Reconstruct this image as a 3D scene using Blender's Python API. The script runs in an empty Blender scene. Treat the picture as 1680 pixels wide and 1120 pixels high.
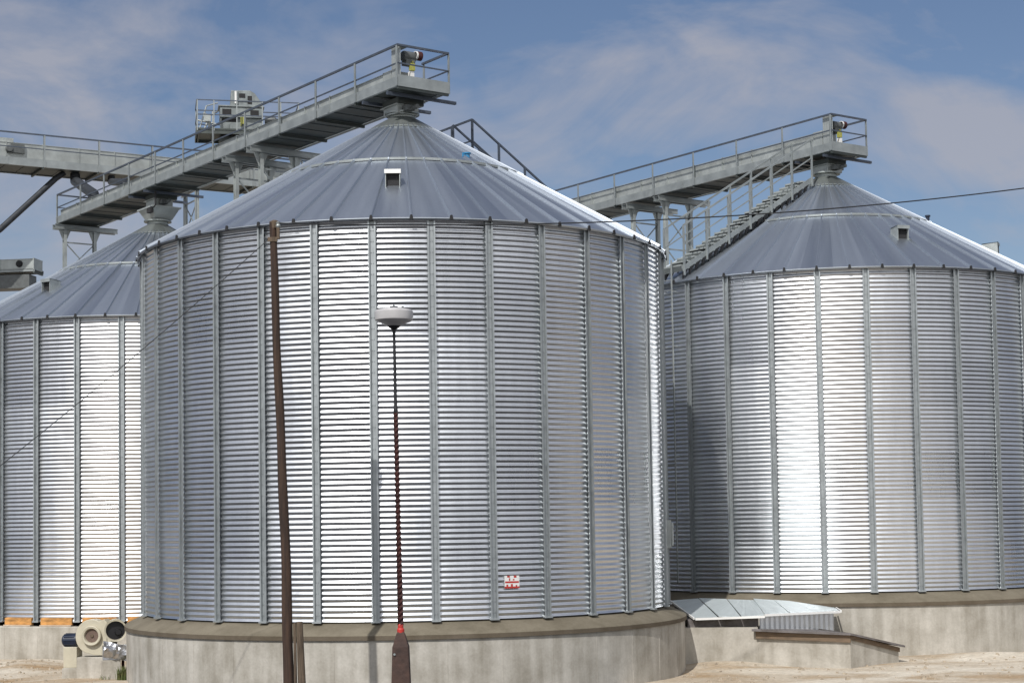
import bpy, math, random
import numpy as np
from mathutils import Vector, Matrix
random.seed(7)
sc = bpy.context.scene
R_ = math.radians
# ------------------------------------------------------------------ camera
cd = bpy.data.cameras.new("camera"); cam = bpy.data.objects.new("camera", cd)
sc.collection.objects.link(cam); sc.camera = cam
FPX, CY, PITCH, ROLL = 2815.2, 696.9, 0.057406, -0.015713
cd.sensor_fit = 'HORIZONTAL'; cd.sensor_width = 36.0
cd.lens = FPX / 1680 * 36.0
cd.shift_y = (CY - 560) / 1680
cd.clip_start = 0.1; cd.clip_end = 5000
u0 = Vector((0, -math.sin(PITCH), math.cos(PITCH))); fw = Vector((0, math.cos(PITCH), math.sin(PITCH)))
rt = Vector((1, 0, 0)) * math.cos(ROLL) + u0 * math.sin(ROLL)
up = Vector((1, 0, 0)) * -math.sin(ROLL) + u0 * math.cos(ROLL)
M = Matrix((rt, up, -fw)).transposed().to_4x4(); M.translation = Vector((0, 0, 3.3))
cam.matrix_world = M
# ------------------------------------------------------------------ world
SUN_AZ, SUN_EL = R_(21.5), R_(47)        # measured from straight behind the camera towards its left
w = bpy.data.worlds.new("World"); sc.world = w; w.use_nodes = True
nt = w.node_tree; nt.nodes.clear()
def N(t, k, **kw):
    n = t.nodes.new(k)
    for a, b in kw.items(): setattr(n, a, b)
    return n
out = N(nt, 'ShaderNodeOutputWorld'); bg = N(nt, 'ShaderNodeBackground')
sky = N(nt, 'ShaderNodeTexSky', sky_type='NISHITA', sun_disc=False)
sky.sun_elevation = SUN_EL; sky.sun_rotation = math.pi + SUN_AZ
sky.air_density = 1.15; sky.dust_density = 0.25; sky.ozone_density = 2.6; sky.altitude = 100
bg.inputs[1].default_value = 0.070
tc = N(nt, 'ShaderNodeTexCoord'); mp = N(nt, 'ShaderNodeMapping')
mp.inputs['Scale'].default_value = (4.2, 4.2, 9.5); mp.inputs['Rotation'].default_value = (0.0, 0.45, 0.2)
mp.inputs['Location'].default_value = (0.55, 0.0, 0.35)
n1 = N(nt, 'ShaderNodeTexNoise'); n1.inputs['Scale'].default_value = 1.25; n1.inputs['Detail'].default_value = 7; n1.inputs['Roughness'].default_value = .6; n1.inputs['Distortion'].default_value = .9
n2 = N(nt, 'ShaderNodeTexNoise'); n2.inputs['Scale'].default_value = 5; n2.inputs['Detail'].default_value = 6; n2.inputs['Distortion'].default_value = .6
cr = N(nt, 'ShaderNodeValToRGB'); cr.color_ramp.elements[0].position = .60; cr.color_ramp.elements[1].position = .90
mul = N(nt, 'ShaderNodeMath', operation='MULTIPLY_ADD'); mul.inputs[1].default_value = .30; 
mx = N(nt, 'ShaderNodeMixRGB'); mx.inputs[2].default_value = (4.8, 4.8, 5.5, 1)
sc1 = N(nt, 'ShaderNodeMath', operation='MULTIPLY'); sc1.inputs[1].default_value = .72
L = nt.links.new
L(tc.outputs['Generated'], mp.inputs[0]); L(mp.outputs[0], n1.inputs[0]); L(mp.outputs[0], n2.inputs[0])
L(n2.outputs[0], mul.inputs[0]); L(n1.outputs[0], mul.inputs[2])

sx_ = N(nt, 'ShaderNodeSeparateXYZ'); L(tc.outputs['Generated'], sx_.inputs[0])
def mth(op, a, b=None):
    m_ = N(nt, 'ShaderNodeMath', operation=op)
    for i_, v_ in enumerate((a, b)):
        if v_ is None: continue
        if isinstance(v_, (int, float)): m_.inputs[i_].default_value = v_
        else: L(v_, m_.inputs[i_])
    return m_.outputs[0]
acc = mul.outputs[0]
# broad banks of thin cloud and clear gaps, as directions in the sky
for (bx, bz, wx, wz, am) in ((-.225, .262, .15, .05, .07), (.125, .250, .085, .042, .17), (.262, .215, .10, .036, .17), (-.28, .18, .15, .035, .13), (.02, .285, .10, .045, -.13), (.275, .30, .12, .04, -.12), (.01, .20, .10, .03, .02)):
    dx_ = mth('DIVIDE', mth('SUBTRACT', sx_.outputs[0], bx), wx); dz_ = mth('DIVIDE', mth('SUBTRACT', sx_.outputs[2], bz), wz)
    acc = mth('ADD', acc, mth('MULTIPLY', mth('MAXIMUM', mth('SUBTRACT', 1.0, mth('ADD', mth('MULTIPLY', dx_, dx_), mth('MULTIPLY', dz_, dz_))), 0.0), am))
acc = mth('ADD', acc, mth('MULTIPLY', mth('MAXIMUM', mth('SUBTRACT', .75, sx_.outputs[1]), 0.0), .19))   # haze added over the unseen sky behind and beside the camera, whitening wall reflections
L(acc, cr.inputs[0])
rear_bright = mth('MULTIPLY', mth('MAXIMUM', mth('ADD', mth('MULTIPLY', sx_.outputs[1], -1.0), .55), 0.0), .64)  # unseen clouds at the back made brighter for the walls
cc = N(nt, 'ShaderNodeMixRGB'); cc.inputs[1].default_value = (6.0, 6.0, 6.7, 1); cc.inputs[2].default_value = (18, 17.8, 17.6, 1); L(rear_bright, cc.inputs[0]); L(cc.outputs[0], mx.inputs[2])
L(cr.outputs[0], sc1.inputs[0]); L(sc1.outputs[0], mx.inputs[0]); tn = N(nt, 'ShaderNodeMixRGB', blend_type='MULTIPLY'); tn.inputs[0].default_value = 1; tn.inputs[2].default_value = (.97, .945, 1.03, 1); L(sky.outputs[0], tn.inputs[1]); L(tn.outputs[0], mx.inputs[1]); L(mx.outputs[0], bg.inputs[0]); L(bg.outputs[0], out.inputs[0])
sd = bpy.data.lights.new("sun", 'SUN'); sd.energy = 3.7; sd.angle = R_(.53); sd.color = (1, .97, .93)
so = bpy.data.objects.new("sun", sd); sc.collection.objects.link(so)
sdir = Vector((-math.sin(SUN_AZ) * math.cos(SUN_EL), -math.cos(SUN_AZ) * math.cos(SUN_EL), math.sin(SUN_EL)))
so.rotation_euler = sdir.to_track_quat('Z', 'Y').to_euler(); so.location = (-20, -20, 40)
sc.view_settings.view_transform = 'Standard'; sc.view_settings.look = 'None'
sc.view_settings.exposure = 0.0; sc.view_settings.gamma = 1; sc.view_settings.use_curve_mapping = False
# ------------------------------------------------------------------ materials
def mat(name, col, rough=.6, metal=0., var=.12, vscale=3., vcol=None, bump=0., bscale=30., rvar=0., coords='Object', stretch=(1, 1, 1), spec=.5, detail=5):
    m = bpy.data.materials.new(name); m.use_nodes = True; t = m.node_tree; t.nodes.clear()
    o = N(t, 'ShaderNodeOutputMaterial'); b = N(t, 'ShaderNodeBsdfPrincipled'); t.links.new(b.outputs[0], o.inputs[0])
    b.inputs['Metallic'].default_value = metal; b.inputs['Roughness'].default_value = rough
    b.inputs['Specular IOR Level'].default_value = spec
    c = N(t, 'ShaderNodeTexCoord'); mpp = N(t, 'ShaderNodeMapping'); mpp.inputs['Scale'].default_value = stretch
    t.links.new(c.outputs[coords], mpp.inputs[0])
    n = N(t, 'ShaderNodeTexNoise'); n.inputs['Scale'].default_value = vscale; n.inputs['Detail'].default_value = detail; n.inputs['Roughness'].default_value = .6
    t.links.new(mpp.outputs[0], n.inputs[0])
    r = N(t, 'ShaderNodeValToRGB'); r.color_ramp.elements[0].position = .3; r.color_ramp.elements[1].position = .7
    c2 = vcol if vcol else tuple(x * (1 - 2 * var) for x in col)
    r.color_ramp.elements[0].color = (*c2, 1); r.color_ramp.elements[1].color = (*(tuple(x * (1 + (0 if vcol else var * .4)) for x in col)), 1)
    t.links.new(n.outputs[0], r.inputs[0]); t.links.new(r.outputs[0], b.inputs['Base Color'])
    if rvar:
        mr = N(t, 'ShaderNodeMapRange'); mr.inputs[1].default_value = .3; mr.inputs[2].default_value = .7
        mr.inputs[3].default_value = rough - rvar; mr.inputs[4].default_value = rough + rvar
        t.links.new(n.outputs[0], mr.inputs[0]); t.links.new(mr.outputs[0], b.inputs['Roughness'])
    if bump:
        n3 = N(t, 'ShaderNodeTexNoise'); n3.inputs['Scale'].default_value = bscale; n3.inputs['Detail'].default_value = 6
        t.links.new(mpp.outputs[0], n3.inputs[0])
        bp = N(t, 'ShaderNodeBump'); bp.inputs['Strength'].default_value = bump; bp.inputs['Distance'].default_value = .02
        t.links.new(n3.outputs[0], bp.inputs['Height']); t.links.new(bp.outputs[0], b.inputs['Normal'])
    return m

def sheet_mat(name, col, rough, zper, nseg, var=.1, rv=.05, bump=.035, extra=1.0, phase=0.0, streak=26.0):
    """galvanised sheets: every sheet (row by height, column by angle) a slightly different tone and gloss"""
    m = bpy.data.materials.new(name); m.use_nodes = True; t = m.node_tree; t.nodes.clear(); K = t.links.new
    o = N(t, 'ShaderNodeOutputMaterial'); b = N(t, 'ShaderNodeBsdfPrincipled'); K(b.outputs[0], o.inputs[0])
    b.inputs['Metallic'].default_value = extra
    c = N(t, 'ShaderNodeTexCoord'); s = N(t, 'ShaderNodeSeparateXYZ'); K(c.outputs['Object'], s.inputs[0])
    at = N(t, 'ShaderNodeMath', operation='ARCTAN2'); K(s.outputs[0], at.inputs[0]); K(s.outputs[1], at.inputs[1])
    am = N(t, 'ShaderNodeMath', operation='MULTIPLY'); K(at.outputs[0], am.inputs[0]); am.inputs[1].default_value = nseg / (2 * math.pi)
    ao = N(t, 'ShaderNodeMath', operation='ADD'); K(am.outputs[0], ao.inputs[0]); ao.inputs[1].default_value = phase
    af = N(t, 'ShaderNodeMath', operation='FLOOR'); K(ao.outputs[0], af.inputs[0])
    zm = N(t, 'ShaderNodeMath', operation='MULTIPLY'); K(s.outputs[2], zm.inputs[0]); zm.inputs[1].default_value = 1 / zper
    zf = N(t, 'ShaderNodeMath', operation='FLOOR'); K(zm.outputs[0], zf.inputs[0])
    cb = N(t, 'ShaderNodeCombineXYZ'); K(af.outputs[0], cb.inputs[0]); K(zf.outputs[0], cb.inputs[1])
    wn = N(t, 'ShaderNodeTexWhiteNoise', noise_dimensions='3D'); K(cb.outputs[0], wn.inputs[0])
    nz = N(t, 'ShaderNodeTexNoise'); nz.inputs['Scale'].default_value = 1.0; nz.inputs['Detail'].default_value = 6
    aq = N(t, 'ShaderNodeMath', operation='MULTIPLY'); K(at.outputs[0], aq.inputs[0]); aq.inputs[1].default_value = streak
    zq = N(t, 'ShaderNodeMath', operation='MULTIPLY'); K(s.outputs[2], zq.inputs[0]); zq.inputs[1].default_value = .45
    cq = N(t, 'ShaderNodeCombineXYZ'); K(aq.outputs[0], cq.inputs[0]); K(zq.outputs[0], cq.inputs[1]); K(cq.outputs[0], nz.inputs[0])
    vo = N(t, 'ShaderNodeTexVoronoi'); vo.inputs['Scale'].default_value = 26; K(c.outputs['Object'], vo.inputs[0])
    vs = N(t, 'ShaderNodeSeparateColor'); K(vo.outputs['Color'], vs.inputs[0])
    a1 = N(t, 'ShaderNodeMath', operation='MULTIPLY_ADD'); K(wn.outputs[0], a1.inputs[0]); a1.inputs[1].default_value = var; a1.inputs[2].default_value = 1 - var * .75
    a2 = N(t, 'ShaderNodeMath', operation='MULTIPLY_ADD'); K(nz.outputs[0], a2.inputs[0]); a2.inputs[1].default_value = var * 1.4; K(a1.outputs[0], a2.inputs[2])
    a3 = N(t, 'ShaderNodeMath', operation='MULTIPLY_ADD'); K(vs.outputs[0], a3.inputs[0]); a3.inputs[1].default_value = var * .5; K(a2.outputs[0], a3.inputs[2])
    a4 = N(t, 'ShaderNodeMath', operation='SUBTRACT'); K(a3.outputs[0], a4.inputs[0]); a4.inputs[1].default_value = var * .95
    mc = N(t, 'ShaderNodeMixRGB', blend_type='MULTIPLY'); mc.inputs[0].default_value = 1; mc.inputs[1].default_value = (*col, 1); K(a4.outputs[0], mc.inputs[2])
    K(mc.outputs[0], b.inputs['Base Color'])
    r1 = N(t, 'ShaderNodeMath', operation='MULTIPLY_ADD'); K(wn.outputs[0], r1.inputs[0]); r1.inputs[1].default_value = rv * 2; r1.inputs[2].default_value = rough - rv
    r2 = N(t, 'ShaderNodeMath', operation='MULTIPLY_ADD'); K(nz.outputs[0], r2.inputs[0]); r2.inputs[1].default_value = .12; K(r1.outputs[0], r2.inputs[2])
    K(r2.outputs[0], b.inputs['Roughness'])
    bp = N(t, 'ShaderNodeBump'); bp.inputs['Strength'].default_value = bump; bp.inputs['Distance'].default_value = .05
    K(nz.outputs[0], bp.inputs['Height']); 
    if bump: K(bp.outputs[0], b.inputs['Normal'])
    return m

def concrete(name, c1, c2, streak=1.0, c3=None):
    m = bpy.data.materials.new(name); m.use_nodes = True; t = m.node_tree; t.nodes.clear(); K = t.links.new
    o = N(t, 'ShaderNodeOutputMaterial'); b = N(t, 'ShaderNodeBsdfPrincipled'); K(b.outputs[0], o.inputs[0]); b.inputs['Roughness'].default_value = .9
    b.inputs['Specular IOR Level'].default_value = .25
    c = N(t, 'ShaderNodeTexCoord')
    m1 = N(t, 'ShaderNodeMapping'); m1.inputs['Scale'].default_value = (2.2, 2.2, .25); K(c.outputs['Object'], m1.inputs[0])
    m2 = N(t, 'ShaderNodeMapping'); K(c.outputs['Object'], m2.inputs[0])
    a = N(t, 'ShaderNodeTexNoise'); a.inputs['Scale'].default_value = 1.6; a.inputs['Detail'].default_value = 7; K(m1.outputs[0], a.inputs[0])
    d = N(t, 'ShaderNodeTexNoise'); d.inputs['Scale'].default_value = 1.3; d.inputs['Detail'].default_value = 9; d.inputs['Roughness'].default_value = .65; K(m2.outputs[0], d.inputs[0])
    ad = N(t, 'ShaderNodeMath', operation='MULTIPLY_ADD'); K(a.outputs[0], ad.inputs[0]); ad.inputs[1].default_value = .5 * streak; 
    hf = N(t, 'ShaderNodeMath', operation='MULTIPLY'); K(d.outputs[0], hf.inputs[0]); hf.inputs[1].default_value = 1 - .5 * streak; K(hf.outputs[0], ad.inputs[2])
    r = N(t, 'ShaderNodeValToRGB'); r.color_ramp.elements[0].position = .38; r.color_ramp.elements[1].position = .6
    r.color_ramp.elements[0].color = (*c1, 1); r.color_ramp.elements[1].color = (*c2, 1); K(ad.outputs[0], r.inputs[0])
    f = N(t, 'ShaderNodeTexNoise'); f.inputs['Scale'].default_value = 22; f.inputs['Detail'].default_value = 8; K(m2.outputs[0], f.inputs[0])
    mr = N(t, 'ShaderNodeMapRange'); mr.inputs[1].default_value = .3; mr.inputs[2].default_value = .7; mr.inputs[3].default_value = .93; mr.inputs[4].default_value = 1.05; K(f.outputs[0], mr.inputs[0])
    mm = N(t, 'ShaderNodeMixRGB', blend_type='MULTIPLY'); mm.inputs[0].default_value = 1; K(r.outputs[0], mm.inputs[1]); K(mr.outputs[0], mm.inputs[2])
    K(mm.outputs[0], b.inputs['Base Color'])
    bp = N(t, 'ShaderNodeBump'); bp.inputs['Strength'].default_value = .22; bp.inputs['Distance'].default_value = .015; K(f.outputs[0], bp.inputs['Height']); K(bp.outputs[0], b.inputs['Normal'])
    return m

PITCHZ = 7.8 / 73
m_wall = sheet_mat('galvanised_corrugated', (.72, .74, .765), .265, PITCHZ * 10.43, 16, var=.12, rv=.045, bump=0)
m_roof = sheet_mat('galvanised_roof', (.50, .545, .60), .37, 50, 48, var=.08, rv=.04, phase=.5)
m_cap = sheet_mat('galvanised_roof_cap', (.36, .39, .38), .5, 50, 12, var=.16, rv=.05)
m_stiff = mat('galvanised_stiffener', (.42, .45, .46), .5, .75, var=.12, vscale=14, rvar=.06, stretch=(1, 1, .3))
m_steel = mat('galvanised_steel', (.35, .38, .38), .52, .55, var=.14, vscale=2.5, rvar=.07)
m_steel2 = mat('pale_galvanised', (.43, .46, .45), .5, .45, var=.14, vscale=3, rvar=.07)
m_under = mat('shaded_galvanised', (.10, .115, .11), .6, .5, var=.2, vscale=1.4, rvar=.07)  # shade of the undersides put into a darker galvanised colour
m_rail = mat('dark_steel', (.10, .12, .155), .5, .5, var=.15, vscale=6)
m_mach = mat('machine_galvanised', (.27, .30, .30), .5, .5, var=.2, vscale=4, rvar=.07)
m_spout = mat('shaded_spout_steel', (.04, .045, .052), .55, .3, var=.2, vscale=5)  # shade on the spouts put into a near-black colour
m_black = mat('black_rubber_and_shade', (.012, .012, .014), .5, 0, var=.2)
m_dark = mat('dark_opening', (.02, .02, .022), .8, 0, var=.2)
m_white = mat('white_paint', (.78, .78, .76), .45, 0, var=.05)
m_red = mat('red_paint', (.5, .04, .03), .5, 0, var=.12, vscale=20)
m_dred = mat('dark_red_paint', (.06, .012, .01), .5, 0, var=.1)
m_yel = mat('yellow_green_paint', (.42, .42, .10), .5, 0, var=.12, vscale=20)
m_grey = mat('grey_machine_paint', (.13, .14, .14), .5, .2, var=.15, vscale=8)
m_blue = mat('blue_paint', (.03, .23, .45), .45, 0, var=.12)
m_navy = mat('navy_motor_paint', (.012, .02, .045), .4, 0, var=.15, vscale=9)
m_cream = mat('cream_fan_paint', (.52, .48, .37), .5, 0, var=.1, vscale=3, rvar=.05)
m_orange = mat('orange_sealing_boards', (.66, .33, .10), .75, 0, var=.3, vscale=4, stretch=(1, 1, 4))
m_foil = mat('crumpled_foil', (.66, .67, .7), .38, 1., var=.2, vscale=8, bump=.5, bscale=9)
m_conc = concrete('formed_concrete', (.29, .268, .225), (.49, .465, .415))
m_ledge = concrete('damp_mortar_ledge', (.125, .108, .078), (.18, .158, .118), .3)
m_ledge2 = concrete('dark_mortar_lip', (.10, .08, .055), (.14, .115, .085), .2)  # lip a darker brown than the ledge
m_wood = mat('weathered_tarred_wood', (.075, .042, .026), .85, 0, vcol=(.022, .013, .010), vscale=2.2, bump=.6, bscale=12, stretch=(9, 9, .6), detail=8)
m_woodl = mat('grey_brown_wood', (.17, .125, .085), .9, 0, vcol=(.055, .04, .028), vscale=3, bump=.6, bscale=14, stretch=(9, 9, .7), detail=8)
m_post = mat('brown_painted_concrete', (.075, .042, .032), .85, 0, vcol=(.034, .022, .019), vscale=5, bump=.5, bscale=18)
m_mast = mat('rusty_mast', (.075, .02, .016), .7, .2, vcol=(.03, .012, .012), vscale=9)
m_opal = mat('opal_lamp_glass', (.50, .49, .49), .35, 0, var=.08, vscale=4)
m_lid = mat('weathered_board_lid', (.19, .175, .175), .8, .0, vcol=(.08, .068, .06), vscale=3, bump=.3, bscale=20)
m_lidb = mat('brown_screen', (.16, .11, .085), .8, 0, var=.15, vscale=30)
m_sand = mat('sandy_mortar', (.55, .44, .33), .9, 0, var=.12, vscale=9)
m_bark = mat('raw_timber_edge', (.20, .14, .09), .85, 0, vcol=(.11, .08, .055), vscale=5, stretch=(1, 1, 5))  # brown darkened to take in the shadow under the lid
m_shiny = sheet_mat('new_zinc_sheet', (.60, .66, .67), .42, 50, 9, var=.14, rv=.05, bump=.5, extra=.4)
m_cable = mat('black_cable', (.016, .017, .02), .6, 0, var=.1)
m_grass = mat('grass_green', (.07, .12, .03), .8, 0, vcol=(.13, .12, .04), vscale=9)
m_stone = mat('earth_stones', (.44, .37, .28), .9, 0, var=.25, vscale=7)

# ------------------------------------------------------------------ mesh helper
class MB:
    def __init__(s): s.v = []; s.f = []; s.m = []
    def add(s, vs, fs, mi=0):
        o = len(s.v); s.v += [tuple(p) for p in vs]; s.f += [tuple(i + o for i in f) for f in fs]; s.m += [mi] * len(fs); return s
    def box(s, a, b, mi=0):
        (x0, y0, z0), (x1, y1, z1) = a, b
        vs = [(x0, y0, z0), (x1, y0, z0), (x1, y1, z0), (x0, y1, z0), (x0, y0, z1), (x1, y0, z1), (x1, y1, z1), (x0, y1, z1)]
        return s.add(vs, [(3, 2, 1, 0), (4, 5, 6, 7), (0, 1, 5, 4), (1, 2, 6, 5), (2, 3, 7, 6), (3, 0, 4, 7)], mi)
    def beam(s, p, q, w, h, mi=0, upv=(0, 0, 1)):
        p = Vector(p); q = Vector(q); d = (q - p).normalized(); u = Vector(upv)
        if abs(d.dot(u)) > .98: u = Vector((1, 0, 0))
        x = d.cross(u).normalized() * w / 2; y = x.cross(d).normalized() * h / 2
        vs = [p - x - y, p + x - y, p + x + y, p - x + y, q - x - y, q + x - y, q + x + y, q - x + y]
        return s.add(vs, [(0, 3, 2, 1), (4, 5, 6, 7), (0, 1, 5, 4), (1, 2, 6, 5), (2, 3, 7, 6), (3, 0, 4, 7)], mi)
    def tube(s, pts, r, n=10, mi=0, caps=True):
        pts = [Vector(p) for p in pts]; rs = r if isinstance(r, (list, tuple)) else [r] * len(pts)
        vs = []; fs = []; ref = None
        for i, p in enumerate(pts):
            d = (pts[min(i + 1, len(pts) - 1)] - pts[max(i - 1, 0)]).normalized()
            if ref is None: ref = Vector((0, 0, 1)) if abs(d.z) < .9 else Vector((1, 0, 0))
            x = d.cross(ref).normalized(); y = d.cross(x).normalized(); ref = x.cross(d) if False else ref
            vs += [p + (x * math.cos(2 * math.pi * k / n) + y * math.sin(2 * math.pi * k / n)) * rs[i] for k in range(n)]
        for i in range(len(pts) - 1):
            fs += [(i * n + k, i * n + (k + 1) % n, (i + 1) * n + (k + 1) % n, (i + 1) * n + k) for k in range(n)]
        if caps: fs += [tuple(range(n))[::-1], tuple(range((len(pts) - 1) * n, len(pts) * n))]
        return s.add(vs, fs, mi)
    def lathe(s, prof, n=32, mi=0, c=(0, 0, 0), axis='z', mis=None):
        vs = []; fs = []; k = len(prof)
        for j in range(n):
            a = 2 * math.pi * j / n
            for (r, z) in prof:
                if axis == 'z': vs.append((c[0] + r * math.sin(a), c[1] - r * math.cos(a), c[2] + z))
                elif axis == 'y': vs.append((c[0] + r * math.cos(a), c[1] + z, c[2] + r * math.sin(a)))
                else: vs.append((c[0] + z, c[1] + r * math.cos(a), c[2] + r * math.sin(a)))
        o = len(s.v); s.v += vs
        for j in range(n):
            for i in range(k - 1):
                s.f.append((o + j * k + i, o + ((j + 1) % n) * k + i, o + ((j + 1) % n) * k + i + 1, o + j * k + i + 1)); s.m.append(mis[i] if mis else mi)
        return s
    def prism(s, poly, z0, z1, mi=0):
        """poly in xy; z0/z1 number or list per vertex"""
        n = len(poly); a = z0 if isinstance(z0, (list, tuple)) else [z0] * n; b = z1 if isinstance(z1, (list, tuple)) else [z1] * n
        vs = [(p[0], p[1], a[i]) for i, p in enumerate(poly)] + [(p[0], p[1], b[i]) for i, p in enumerate(poly)]
        fs = [tuple(range(n))[::-1], tuple(range(n, 2 * n))] + [(i, (i + 1) % n, n + (i + 1) % n, n + i) for i in range(n)]
        return s.add(vs, fs, mi)
    def build(s, name, mats, parent=None, smooth=False, bevel=0, loc=None, rot=None):
        me = bpy.data.meshes.new(name); me.from_pydata(s.v, [], s.f)
        for m in (mats if isinstance(mats, (list, tuple)) else [mats]): me.materials.append(m)
        me.polygons.foreach_set('material_index', s.m)
        if smooth: me.polygons.foreach_set('use_smooth', [True] * len(me.polygons))
        me.update()
        o = bpy.data.objects.new(name, me); sc.collection.objects.link(o)
        if parent: o.parent = parent
        if loc: o.location = loc
        if rot is not None: o.rotation_euler = (0, 0, rot)
        if bevel:
            md = o.modifiers.new('bevel', 'BEVEL'); md.width = bevel; md.segments = 2; md.limit_method = 'ANGLE'
        return o
def smooth_by_angle(o, deg=35):
    me = o.data; me.polygons.foreach_set('use_smooth', [True] * len(me.polygons))
    try: me.set_sharp_from_angle(angle=R_(deg))
    except Exception: pass
    return o
def empty(name, loc, rot=0):
    o = bpy.data.objects.new(name, None); o.empty_display_size = .5; sc.collection.objects.link(o); o.location = loc; o.rotation_euler = (0, 0, rot); return o
def tag(o, label=None, cat=None, group=None, kind=None):
    if label: o['label'] = label
    if cat: o['category'] = cat
    if group: o['group'] = group
    if kind: o['kind'] = kind
    return o
def copy_tree(o, parent=None):
    c = o.copy(); sc.collection.objects.link(c)
    if parent: c.parent = parent
    for ch in list(o.children): copy_tree(ch, c)
    return c
def radial(a):  # unit vector at angle a measured from -y towards +x
    return Vector((math.sin(a), -math.cos(a), 0))
def frame_at(a, r, z):
    """matrix: local x = tangent, y = outward, z = up at polar position"""
    n = radial(a); t = Vector((math.cos(a), math.sin(a), 0)); 
    Mx = Matrix((t, n, Vector((0, 0, 1)))).transposed().to_4x4(); Mx.translation = n * r + Vector((0, 0, z)); return Mx

# ------------------------------------------------------------------ ground
def gz(x, y):
    z = .03 * math.sin(x * .37 + 1.3) * math.sin(y * .29) + .016 * math.sin(x * 1.7 + y * .8)
    z += .05 * math.exp(-((x + 12.5) ** 2 + (y - 42.6) ** 2) / 2.5) * (1 + math.sin(x * 3))
    z += .16 * math.exp(-((x - 4.6) ** 2 / 1.6 + (y - 39.0) ** 2 / 1.2))
    z += .10 * math.exp(-((x - 11.0) ** 2 / 5 + (y - 40.4) ** 2 / .5))
    return z * (1 if -40 < x < 40 and 8 < y < 80 else 0)
def axis_vals(lo, hi, fine0, fine1, step):
    a = list(np.arange(fine0, fine1 + .01, step)); return [lo, lo * .5 + fine0 * .3, fine0 - 20] + a + [fine1 + 20, hi * .5, hi]
xs = axis_vals(-1500, 1500, -20, 20, .22); ys = axis_vals(-900, 2200, 22, 56, .22)
g = MB(); nx = len(xs)
g.v = [(x, y, gz(x, y)) for y in ys for x in xs]
g.f = [(j * nx + i, j * nx + i + 1, (j + 1) * nx + i + 1, (j + 1) * nx + i) for j in range(len(ys) - 1) for i in range(nx - 1)]
g.m = [0] * len(g.f)
def ground_mat():
    # bare earth
    m = bpy.data.materials.new('dry_earth'); m.use_nodes = True; t = m.node_tree; t.nodes.clear(); K = t.links.new
    o = N(t, 'ShaderNodeOutputMaterial'); b = N(t, 'ShaderNodeBsdfPrincipled'); K(b.outputs[0], o.inputs[0]); b.inputs['Roughness'].default_value = .95; b.inputs['Specular IOR Level'].default_value = .15
    c = N(t, 'ShaderNodeTexCoord')
    mpg = N(t, 'ShaderNodeMapping'); mpg.inputs['Scale'].default_value = (.5, .8, 1); K(c.outputs['Object'], mpg.inputs[0])
    a = N(t, 'ShaderNodeTexNoise'); a.inputs['Scale'].default_value = .7; a.inputs['Detail'].default_value = 9; a.inputs['Roughness'].default_value = .62; a.inputs['Distortion'].default_value = .6; K(mpg.outputs[0], a.inputs[0])
    r = N(t, 'ShaderNodeValToRGB'); e = r.color_ramp.elements; e[0].position = .33; e[0].color = (.34, .235, .135, 1); e[1].position = .62; e[1].color = (.60, .545, .455, 1)
    e2 = r.color_ramp.elements.new(.47); e2.color = (.46, .39, .30, 1)
    K(a.outputs[0], r.inputs[0])
    f = N(t, 'ShaderNodeTexNoise'); f.inputs['Scale'].default_value = 9; f.inputs['Detail'].default_value = 10; f.inputs['Roughness'].default_value = .7; K(c.outputs['Object'], f.inputs[0])
    mr = N(t, 'ShaderNodeMapRange'); mr.inputs[1].default_value = .3; mr.inputs[2].default_value = .7; mr.inputs[3].default_value = .72; mr.inputs[4].default_value = 1.18; K(f.outputs[0], mr.inputs[0])
    mm = N(t, 'ShaderNodeMixRGB', blend_type='MULTIPLY'); mm.inputs[0].default_value = 1; K(r.outputs[0], mm.inputs[1]); K(mr.outputs[0], mm.inputs[2]); K(mm.outputs[0], b.inputs['Base Color'])
    bp = N(t, 'ShaderNodeBump'); bp.inputs['Strength'].default_value = .6; bp.inputs['Distance'].default_value = .04; K(f.outputs[0], bp.inputs['Height']); K(bp.outputs[0], b.inputs['Normal'])
    return m
go = g.build('ground', ground_mat(), smooth=True); tag(go, kind='structure')

# unseen dark sheet added outside the view to darken the wall reflections
s_ = None
def yard():
    b = MB(); b.prism([(-90, -90), (90, -90), (90, 75), (16.5, 75), (16.0, 44), (13.6, 36), (11.6, 33.2), (0, 35.1), (-6, 36.2), (-11.8, 37.1), (-14.3, 40), (-17.5, 60), (-17.5, 75), (-90, 75)], -.3, .06); o = b.build('added_dark_sheet', mat('added_dark', (.045, .046, .05), .85, 0, var=.2, vscale=1.5, bump=.4, bscale=40), None); tag(o, kind='structure')
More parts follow.
